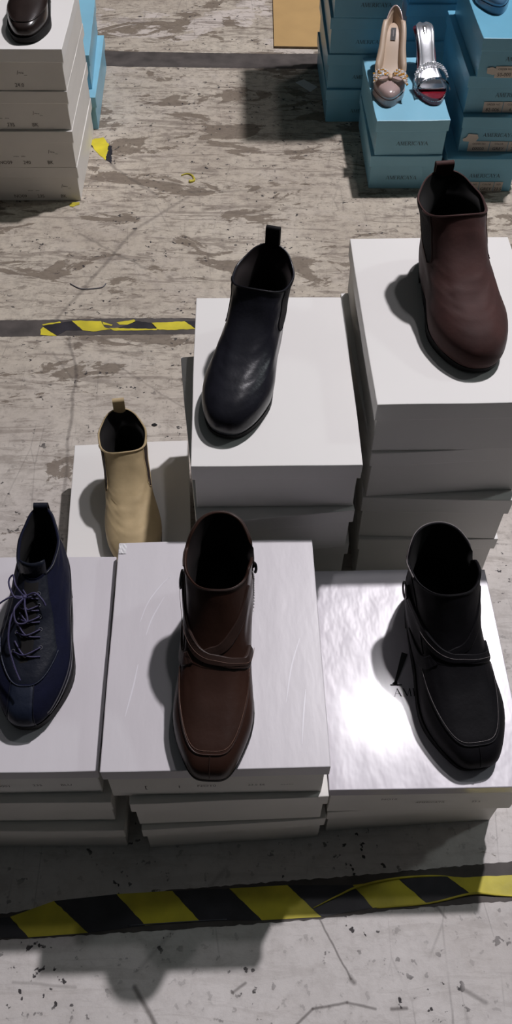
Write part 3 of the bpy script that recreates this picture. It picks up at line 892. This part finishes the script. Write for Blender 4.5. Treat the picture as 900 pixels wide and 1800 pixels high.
# ------------------------------------------------------------------ dress shoes
def gem_cluster(name, pts, r, mat, parent):
    bm = bmesh.new()
    for p in pts:
        ret = bmesh.ops.create_icosphere(bm, subdivisions=1, radius=r*random.uniform(.8, 1.2))
        rot = Matrix.Rotation(random.uniform(0, 6), 3, Vector((random.random(), random.random(), 1)).normalized())
        for v in ret['verts']: v.co = rot @ v.co; v.co.z *= .8; v.co += Vector(p)
    return bm_obj(name, bm, mat, parent)
HB = .082
def base_hi(u):
    return HB*sstep(1-u, .28, .92)
K_PUMP = [(0.00, .010, .006, .230, .016, .024, .022, .040, .033), (0.15, .004, .016, .233, .024, .026, .024, .041, .034),
          (0.32, .001, .026, .224, .034, .027, .025, .039, .032), (0.50, .000, .034, .200, .039, .027, .026, .036, .030),
          (0.72, .001, .042, .176, .040, .026, .027, .034, .029), (1.0, .003, .052, .160, .040, .024, .027, .031, .026)]
def stiletto(root, S, m, z_top, x0=.006, x1=.046, hw=.022):
    V = []; F = []; n = 14
    for k in range(9):
        f = k/8; z = z_top*(1-f)
        cx = (x0+x1)/2*(1-sstep(f, 0, 1))+.026*sstep(f, 0, 1); rx = (x1-x0)/2*(1-f)**1.8+.0055; ry = hw*(1-f)**1.8+.0055
        for i in range(n):
            a = 2*PI*i/n; V.append((cx+math.cos(a)*rx, math.sin(a)*ry, z))
    for k in range(8):
        for i in range(n): j = (i+1) % n; F.append((k*n+i, k*n+j, (k+1)*n+j, (k+1)*n+i))
    F.append(tuple(range(n))); F.append(tuple(8*n+i for i in range(n)))
    return mesh_obj('heel', V, F, m, root, True)
def hi_sole(S, root, m, name, e=.002, plat=.014, top_z=.0, bottom=True):
    nt = NT; top = []; bot = []
    for i in range(nt):
        th = 2*PI*i/nt; p = S.raw(th, 0); n = S.nrm(th, 0.); n.z = 0
        if n.length: n.normalize()
        q = p+n*e
        u = q.x/S.L
        top.append(Vector((q.x, q.y, q.z+top_z)))
        th_ = plat if u > .55 else .004+(plat-.004)*sstep(u, .42, .55)
        bot.append(Vector((q.x, q.y, max(0., q.z-th_) if u < .6 else 0.)))
    V = top+bot; F = []
    for i in range(nt): j = (i+1) % nt; F.append((i, j, nt+j, nt+i))
    for b in (0, nt):
        for i in range(nt//2):
            q = list(dict.fromkeys([b+i, b+i+1, b+(nt-i-1) % nt, b+(nt-i) % nt]))
            if len(q) > 2: F.append(tuple(q))
    return mesh_obj(name, V, F, m, root)

def pump(label, loc, ang, m_up, m_in, bow=True, m_bow=None):
    rim = lambda th, t: -.024*math.sin(th)**2*sstep(t, .2, 1.)*(1 if math.cos(th) < .5 else 1)
    S = Last(K_PUMP, .233, 2.15, 2.1, 0., base=base_hi, rim=rim, nshaft=2.1)
    root = thing('pump', label, 'shoe', loc, ang)
    upper_and_lining(S, root, m_up, m_in, low=.02)
    hi_sole(S, root, m_up, 'sole')
    stiletto(root, S, m_up, HB+.004)
    # sock with small black label
    V = []; F = []
    for j in range(21):
        x = .016+.15*j/20
        hw = .017+.004*math.sin(j/20*PI)+.008*sstep(j/20, .5, 1); hw *= math.sqrt(max(.05, min(1, j/2.5)))
        for i in range(7):
            a = i/6*2-1; V.append((x, a*hw, base_hi(x/S.L)+.0155+(.010-.006)*x/S.L+.0014*(1-a*a)))
    for j in range(20):
        for i in range(6): b = j*7+i; F.append((b, b+1, b+8, b+7))
    mesh_obj('insole', V, F, M['insole_tan'], root, True)
    V = [(x, y, base_hi(x/S.L)+.0205) for x in (.040, .055, .068) for y in (-.0060, .0060)]
    lb = mesh_obj('maker_label', V, [(0, 1, 3, 2), (2, 3, 5, 4)], M['ink'], root)
    V = [(x, y, base_hi(x/S.L)+.0210) for x in (.046, .061) for y in (-.0010, .0010)]
    mesh_obj('label_print', V, [(0, 1, 3, 2)], M['stitch'], lb)
    if bow:
        c = S(0, .80, .004)
        for sg in (-1, 1):
            # fan-shaped ribbon wing
            V = []; F = []
            def wing(f, g2):
                y = sg*(.004+.036*f); x = c.x+.004+(g2-.5)*(.012+.034*f)+.006*f
                z = c.z+.006+.007*math.sin(f*PI)-.010*f*f+.002*math.sin(g2*PI*2)
                return Vector((x, y, z))
            for j in range(9):
                for i in range(9): V.append(wing(j/8, i/8))
            for j in range(8):
                for i in range(8): b = j*9+i; F.append((b, b+1, b+10, b+9))
            w = mesh_obj('bow_wing', V, F, M['insole_tan'], root, True)
            w.modifiers.new('t', 'SOLIDIFY').thickness = .002
            pa = []; pb = []
            for j in range(7):
                for i in range(6):
                    p = wing(.15+.83*j/6, .08+.84*i/5)+Vector((random.uniform(-.001, .001), random.uniform(-.001, .001), .0015))
                    (pa if random.random() < .5 else pb).append(p)
            gem_cluster('clear_rhinestones', pa, .0029, M['gem_clear'], w)
            gem_cluster('amber_rhinestones', pb, .0029, M['gem_gold'], w)
        bm = bmesh.new(); bmesh.ops.create_uvsphere(bm, u_segments=14, v_segments=10, radius=1)
        for v in bm.verts: v.co = Vector((v.co.x*.012+c.x+.002, v.co.y*.006, v.co.z*.005+c.z+.001))
        bm_obj('bow_knot', bm, M['insole_tan'], root, True)
    return root
pump('nude patent pump with a rhinestone bow on the short blue stack', dirloc((.3000, 2.0330), -95, .233, .1805), R(-95), M['nude_patent'], M['insole_tan'])
pump('blue patent shoe cut off at the top right corner', dirloc((.5330, 2.1080), -86, .233, .3605), R(-86), M['blue_patent'], M['blue_patent'], bow=False)

def mule():
    S = Last(K_PUMP, .233, 2.3, 2.1, .004, base=base_hi)
    root = thing('mule', 'open mule with silver insole, clear strap and red platform beside the pump', 'shoe', dirloc((.4110, 2.0430), -85, .233, .1805), R(-85))
    hi_sole(S, root, M['red_patent'], 'platform', e=.001, plat=.016, top_z=.001)
    o = stiletto(root, S, M['red_patent'], HB+.004, .006, .040, .020)
    V = []; F = []
    nx, ny = 30, 8
    for j in range(nx+1):
        x = .012+.180*j/nx; u = x/S.L
        e = S.raw(PI/2, 0)
        # width of the footbed from the ring outline
        hw = S.wid(u, (.025, .021, .039, .034))*.93*math.sqrt(max(0.02, 1-((u-.49)/.475)**6))
        if j < 3: hw *= (.55, .8, .93)[j]
        for i in range(ny+1):
            a = i/ny*2-1
            V.append((x, a*hw+.004*u*u, base_hi(u)+.008+.010*u+.0035*abs(a)**3+.002))
    for j in range(nx):
        for i in range(ny): b = j*(ny+1)+i; F.append((b, b+1, b+ny+2, b+ny+1))
    ins = mesh_obj('insole', V, F, M['silver'], root, True); ins.modifiers.new('t', 'SOLIDIFY').thickness = .002
    ins['label'] = 'silver foil insole'
    V = [(x, y, base_hi(x/S.L)+.0150) for x in (.030, .045, .062) for y in (-.0045, .0045)]
    lb = mesh_obj('maker_label', V, [(0, 1, 3, 2), (2, 3, 5, 4)], M['ink'], root)
    V = [(x, y, base_hi(x/S.L)+.0155) for x in (.036, .055) for y in (-.0014, .0014)]
    mesh_obj('label_print', V, [(0, 1, 3, 2)], M['silver'], lb)
    # clear strap arching over the toes with a band of stones
    V = []; F = []
    def arch(a, f):
        x = .150+.050*f; hw = .040; an = PI*a
        return Vector((x-.010*math.sin(an), -math.cos(an)*hw+.003, .018+math.sin(an)**.8*(.040-.014*f)))
    for j in range(7):
        for i in range(21): V.append(arch(i/20, j/6))
    for j in range(6):
        for i in range(20): b = j*21+i; F.append((b, b+1, b+22, b+21))
    st = mesh_obj('clear_strap', V, F, M['clear_plastic'], root, True); st.modifiers.new('t', 'SOLIDIFY').thickness = .0012
    pts = [arch(.10+.80*i/17, f)+Vector((0, 0, .002)) for f in (.02, .16, .30) for i in range(18)]
    gem_cluster('rhinestone_band', pts, .0030, M['gem_clear'], st)
    # studs round the platform rim
    pts = []
    for i in range(26):
        th = R(-75+150*i/25); p = S.raw(th, 0); pts.append((p.x+.0015, p.y*1.02, .010))
    gem_cluster('platform_studs', pts, .0017, M['gem_clear'], root)
mule()

# ------------------------------------------------------------------ printed logo on the glossy lid
def lid_print():
    box = [o for o in bpy.data.objects if o.get('label', '').startswith('white shoe box with glossy lid')][0]
    V = []; F = []
    h = .0115
    q, w = serif_strokes('AMERICAYA', h, .10)
    inv = Matrix.Rotation(-box.rotation_euler.z, 3, 'Z')
    o0 = inv @ (Vector((.1870, .5055, 0))-Vector((box.location.x, box.location.y, 0)))
    def put(x, y): return (o0.x+x, o0.y+y, .0927)
    for a in q:
        b = len(V); V += [put(p.x, p.y) for p in a]; F.append((b, b+1, b+2, b+3))
    for (x0, y0, w0, x1, y1, w1) in ((.0030, .017, .0014, .022, .064, .0042), (-.0030, .0168, .0008, .0125, .0168, .0008), (.0030, .017, .0040, .0055, .022, .0016), (.040, .0168, .0008, .060, .0168, .0008)):
        d = Vector((x1-x0, y1-y0)).normalized(); n = Vector((-d.y, d.x))
        b = len(V)
        V += [put(x0-n.x*w0, y0-n.y*w0), put(x1-n.x*w1, y1-n.y*w1), put(x1+n.x*w1, y1+n.y*w1), put(x0+n.x*w0, y0+n.y*w0)]
        F.append((b, b+1, b+2, b+3))
    mesh_obj('printed_logo', V, F, M['ink'], box)
lid_print()

M['scratch'] = simple('pale_scratch', (.80, .78, .82), .3, .02)
M['clear_tape'] = simple('glossy_tape', (.78, .77, .78), .12, .03, 40, .6, 60, coat=.6, dist=.002)
def lid_marks():
    box = [o for o in bpy.data.objects if o.get('label', '').startswith('white satin shoe box')][0]
    c, s_ = math.cos(-box.rotation_euler.z), math.sin(-box.rotation_euler.z)
    def loc(x, y): x -= box.location.x; y -= box.location.y; return (c*x-s_*y, s_*x+c*y)
    for pts in ([(-.146, .560), (-.138, .590), (-.122, .618), (-.110, .632)], [(-.137, .540), (-.131, .566), (-.118, .598)],
                [(-.152, .430), (-.146, .470), (-.143, .500)], [(.040, .452), (.047, .500), (.058, .540)], [(.058, .40), (.061, .44), (.064, .47)]):
        P = smooth_path([loc(*p)+(.0923,) for p in pts], 16); V = []; F = []
        for i, p in enumerate(P):
            w_ = .0007*math.sin(PI*(i+.5)/16)+.0002; V += [p+Vector((-w_, 0, 0)), p+Vector((w_, 0, 0))]
        for i in range(15): F.append((2*i, 2*i+1, 2*i+3, 2*i+2))
        mesh_obj('scratch_mark', V, F, M['scratch'], box)
    x, y = loc(-.1865, .6815); V = []; F = []
    for j in range(5):
        for i in range(5): V.append((x+.001+.010*i/4, y-.001-.016*j/4, .0926+.0008*math.sin(i*2.1+j*1.7)**2))
    for j in range(4):
        for i in range(4): b = j*5+i; F.append((b, b+1, b+6, b+5))
    mesh_obj('tape_patch', V, F, M['clear_tape'], box)
lid_marks()

# ------------------------------------------------------------------ floor, tape, litter
fm = floor_material()
V = [(-1.4, -.1, 0), (1.4, -.1, 0), (1.4, 4.4, 0), (-1.4, 4.4, 0)]
fl = mesh_obj('floor', V, [(0, 1, 2, 3)], fm); fl['kind'] = 'structure'

def ribbon(name, poly, z, mat, parent=None, th=.0003, jag=.0006, lift=None):
    """flat piece on the floor: jittered outline, given thickness"""
    out = []
    n = len(poly)
    for i in range(n):
        a = Vector(poly[i]); b = Vector(poly[(i+1) % n]); l = (b-a).length
        k = max(1, int(l/.006))
        nn = Vector((-(b-a).y, (b-a).x)).normalized() if l else Vector((0, 0))
        for j in range(k):
            p = a.lerp(b, j/k)
            if j: p = p+nn*random.uniform(-jag, jag)
            out.append(p)
    bm = bmesh.new()
    vs = [bm.verts.new((p.x, p.y, z+(lift(p.x, p.y) if lift else 0))) for p in out]
    f = bm.faces.new(vs)
    bmesh.ops.triangulate(bm, faces=[f])
    o = bm_obj(name, bm, mat, parent)
    md = o.modifiers.new('t', 'SOLIDIFY'); md.thickness = th; md.offset = 1
    return o

def grime(name, poly, z=.00025):
    o = ribbon(name, poly, z, M['grime'], None, .0001, .0010); o['kind'] = 'structure'; return o
# darker strips of old glue under and beside the tapes
grime('floor_glue_strip', [(-.36, .2660), (-.1, .305), (.10, .322), (.38, .350), (.38, .2990), (.2, .284), (.09, .2700), (-.08, .256), (-.36, .2360)])
grime('floor_glue_strip', [(-.75, 1.452), (-.47, 1.4600), (-.30, 1.470), (-.05, 1.476), (-.05, 1.4250), (-.30, 1.4170), (-.47, 1.4080), (-.75, 1.396)])
grime('floor_glue_strip', [(-.85, 2.700), (-.40, 2.678), (.03, 2.678), (.30, 2.690), (.30, 2.590), (.03, 2.588), (-.42, 2.585), (-.85, 2.615)])

tape = thing('hazard_tape', 'black and yellow striped hazard tape running across the floor in front', 'tape', (0, 0, 0))
top = lambda x: .2830+.0620*(x+.33)/.62 if x < -.05 else .3045+.045*(x+.05)
def tl(x): # upper edge
    return [(-.36, .262), (-.318, .2668), (-.2629, .2875), (-.18, .2974), (-.105, .3028), (-.028, .3069), (.0507, .3125), (.14, .3139), (.2026, .3229), (.262, .3270), (.298, .3262), (.3278, .3285), (.40, .332)]
def lerpc(tab, x):
    for a, b in zip(tab, tab[1:]):
        if x <= b[0]: return a[1]+(b[1]-a[1])*(x-a[0])/(b[0]-a[0])
    return tab[-1][1]
TOPC = tl(0)
BOTC = [(-.36, .2395), (-.2896, .2423), (-.2121, .2489), (-.138, .259), (-.067, .2663), (.016, .2676), (.096, .2729), (.165, .2853), (.238, .2921), (.292, .3035), (.309, .3047), (.355, .3032), (.40, .302)]
for c in (TOPC,): pass
def tape_piece(xt0, xt1, xb0, xb1, mat, name):
    pts = []
    for i in range(9): x = xt0+(xt1-xt0)*i/8; pts.append((x, lerpc(TOPC, x)))
    for i in range(9): x = xb1+(xb0-xb1)*i/8; pts.append((x, lerpc(BOTC, x)))
    return ribbon(name, pts, .0006, mat, tape, .0003, .0007)
cuts = [(-.375, -.375), (-.318, -.2896), (-.2629, -.2121), (-.1799, -.1381), (-.105, -.0669), (-.0281, .0163), (.0507, .0959), (.1398, .165), (.2026, .2382), (.2700, .3000), (.390, .390)]
cols = ['tape_black', 'tape_yellow']
for i in range(len(cuts)-1):
    a, b = cuts[i], cuts[i+1]
    tape_piece(a[0], b[0], a[1], b[1], M[cols[i % 2]], 'black_stripe' if i % 2 == 0 else 'yellow_stripe')
# folded-over edge of the tape at the right, a raised twist
fold = [(.085, .2835), (.120, .300), (.150, .3125), (.2026, .3235), (.262, .3275), (.300, .322)]
P = smooth_path([(x, y, .0016+.002*math.sin(i)) for i, (x, y) in enumerate(fold)], 40)
o = tube('folded_edge', P, .0013, M['tape_old'], tape, 5, rfun=lambda f: .0005+.0012*math.sin(PI*f))
P = smooth_path([(.17, .2850, .0012), (.238, .2915, .0016), (.29, .3030, .003), (.31, .3055, .003), (.335, .3035, .002), (.37, .3022, .001)], 30)
tube('folded_edge', P, .0012, M['tape_old'], tape, 5, rfun=lambda f: .0006+.001*math.sin(PI*f))
P = smooth_path([(-.16, .2585, .001), (-.12, .2615, .0012), (-.06, .266, .0012), (-.03, .268, .001)], 20)
tube('folded_edge', P, .0008, M['grey_leather'], tape, 5)

torn = thing('torn_hazard_tape', 'torn remnant of black and yellow hazard tape on the floor behind', 'tape', (0, 0, 0))
TT = [('y', [(-.4665, 1.4282), (-.4621, 1.4371), (-.4287, 1.4097), (-.4639, 1.4124)]),
 ('y', [(-.4658, 1.445), (-.4282, 1.4555), (-.4261, 1.4511), (-.4628, 1.4414)]),
 ('b', [(-.4628, 1.4414), (-.4261, 1.4511), (-.404, 1.4576), (-.377, 1.4282), (-.4119, 1.4274), (-.4287, 1.4097), (-.4621, 1.4371)]),
 ('y', [(-.4042, 1.459), (-.3404, 1.4591), (-.3306, 1.4388), (-.3154, 1.4333), (-.3533, 1.4251), (-.3756, 1.4282)]),
 ('y', [(-.3377, 1.457), (-.3146, 1.4479), (-.3166, 1.4442), (-.3341, 1.4475)]),
 ('y', [(-.3071, 1.4555), (-.2699, 1.466), (-.2657, 1.4587), (-.2829, 1.4487), (-.2999, 1.4483)]),
 ('y', [(-.3207, 1.4375), (-.2184, 1.4365), (-.218, 1.4334), (-.31, 1.4291)]),
 ('b', [(-.2659, 1.4609), (-.2321, 1.4565), (-.2184, 1.4385), (-.3013, 1.4385), (-.2828, 1.448)]),
 ('y', [(-.2321, 1.4558), (-.1614, 1.4627), (-.1345, 1.4384), (-.1815, 1.4343), (-.2182, 1.4356)]),
 ('b', [(-.1604, 1.4627), (-.07, 1.467), (-.05, 1.4384), (-.1345, 1.4384)])]
for k, q in TT:
    ribbon('yellow_piece' if k == 'y' else 'black_piece', q, .0006, M['tape_yellow' if k == 'y' else 'tape_black'], torn, .0003, .001)
sc1 = thing('tape_scrap', 'yellow and black tape scrap on the floor beside the far-left stack', 'tape scrap', (0, 0, 0))
ribbon('yellow_piece', [(-.4593, 2.172), (-.4454, 2.1892), (-.4235, 2.1965), (-.4138, 2.178), (-.4038, 2.1569), (-.4046, 2.087), (-.426, 2.1133)], .0006, M['tape_yellow'], sc1, .0004, .002)
ribbon('black_piece', [(-.4038, 2.1569), (-.3949, 2.1535), (-.3877, 2.0724), (-.4046, 2.087)], .0006, M['tape_black'], sc1, .0004, .002)
ribbon('curled_edge', [(-.4640, 2.170), (-.4593, 2.174), (-.3900, 2.080), (-.3877, 2.0700)], .0005, M['tape_black'], sc1, .0004, .0004)
o = ribbon('tape_scrap', [(-.4707, 1.8884), (-.4626, 1.8967), (-.4465, 1.8987), (-.445, 1.8875), (-.4599, 1.8776), (-.4671, 1.879)], .0006, M['tape_old'], None, .0004, .002)
o['label'] = 'tiny yellow tape scrap at the foot of the far-left stack'; o['category'] = 'tape scrap'
sq = [(-.2035, 2.020, .002), (-.190, 2.028, .002), (-.176, 2.020, .002), (-.170, 1.999, .002), (-.182, 1.992, .002)]
o = tube('tape_scrap', smooth_path(sq, 24), .003, M['tape_old'], None, 6, rfun=lambda f: .0015+.003*f*f)
o['label'] = 'small curled yellow tape sliver alone in the middle of the rear floor'; o['category'] = 'tape scrap'
o = ribbon('paper_slip', [(.0932, 2.5055), (.118, 2.5239), (.1561, 2.4819), (.1356, 2.4525)], .0012, M['paper'], None, .0004, .0002)
o['label'] = 'small white paper slip on the shaded floor left of the blue boxes'; o['category'] = 'paper'
# cardboard sheet
cb = thing('cardboard_sheet', 'flat tan cardboard sheet on the floor at the top, left of the blue boxes', 'cardboard', (.10, 2.95, 0))
bm = bmesh.new(); warped_box(bm, -.068, .110, -.237, .30, .001, .0075, .0004, 3, cuts=4, bevel=.0008); 
for v in bm.verts: v.co.x -= .020*(v.co.y+.24)*.6
bm_obj('sheet', bm, M['cardboard'], cb)
bm = bmesh.new(); warped_box(bm, -.0685, .1105, -.2380, -.2371, .0008, .0068, 0, 3, cuts=1, bevel=.0002)
bm_obj('fluted_edge', bm, M['card_edge'], cb)
# small litter near the front right: red speck, dark chips
for i, (x, y, r, mm, lab) in enumerate([(-.2405, 1.163, .005, 'red_patent', 'tiny red chip on the floor behind the beige boot'),
                                (-.2000, 1.158, .0065, 'rubber', 'small dark chip on the floor behind the beige boot, right of the red one')]):
    pts = [(x+r*math.cos(a)*random.uniform(.6, 1.3), y+r*math.sin(a)*random.uniform(.5, 1.)) for a in [PI*k/4 for k in range(8)]]
    o = ribbon('floor_chip', pts, .0004, M[mm], None, .0006, .0004); o['label'] = lab; o['category'] = 'chip'
# dark cord scrap on the floor
P = smooth_path([(-.425, 1.583, .0015), (-.40, 1.566, .0015), (-.375, 1.566, .0015), (-.352, 1.572, .0015), (-.345, 1.585, .0015)], 26)
o = tube('string_scrap', P, .0011, M['grey_leather'], None, 6)
o['label'] = 'thin dark curved string scrap on the floor above the torn tape'; o['category'] = 'string'

# ------------------------------------------------------------------ light
def lamp(name, p, power, r, color):
    l = bpy.data.lights.new(name, 'POINT'); l.energy = power; l.shadow_soft_size = r; l.color = color
    o = bpy.data.objects.new(name, l); o.location = p; col.objects.link(o); return o
lamp('hall_lamp', (1.32, 2.90, 4.50), 700, .085, (1., .955, 1.))
lamp('hall_lamp', (1.40, 4.10, 8.2), 170, .16, (1., .955, 1.))
lamp('hall_lamp', (6.5, 3.2, 5.8), 230, .30, (.90, 1., 1.))
w = bpy.data.worlds.new('World'); sc.world = w; w.use_nodes = True
wn = w.node_tree; bg = wn.nodes['Background']
tc = wn.nodes.new('ShaderNodeTexCoord'); sx = wn.nodes.new('ShaderNodeSeparateXYZ'); wn.links.new(tc.outputs['Generated'], sx.inputs[0])
mr = wn.nodes.new('ShaderNodeMapRange'); mr.interpolation_type = 'SMOOTHSTEP'
mr.inputs['From Min'].default_value = .55; mr.inputs['From Max'].default_value = .95
mr.inputs['To Min'].default_value = .008; mr.inputs['To Max'].default_value = .060
wn.links.new(sx.outputs['Z'], mr.inputs['Value']); wn.links.new(mr.outputs['Result'], bg.inputs[1])
bg.inputs[0].default_value = (.88, .97, 1., 1)      # dim pale ceiling of the hall

# ------------------------------------------------------------------ camera
f_px, pitch, roll, h = 1530., .9213, .016, 1.25
cp, sp = math.cos(pitch), math.sin(pitch)
fwd = Vector((0, cp, -sp)); up = Vector((0, sp, cp)); r = Vector((1, 0, 0))
Rt = r*math.cos(roll)+up*math.sin(roll); Up = -r*math.sin(roll)+up*math.cos(roll)
cam = bpy.data.cameras.new('Camera'); co = bpy.data.objects.new('Camera', cam); col.objects.link(co)
mat = Matrix((Rt, Up, -fwd)).transposed().to_4x4(); mat.translation = Vector((0, 0, h))
co.matrix_world = mat
cam.sensor_fit = 'VERTICAL'; cam.sensor_height = 36; cam.lens = f_px*36/1800
cam.clip_start = .05
sc.camera = co
vs = sc.view_settings
vs.view_transform = 'Standard'; vs.look = 'None'; vs.gamma = 1; vs.use_curve_mapping = False; vs.exposure = 0.
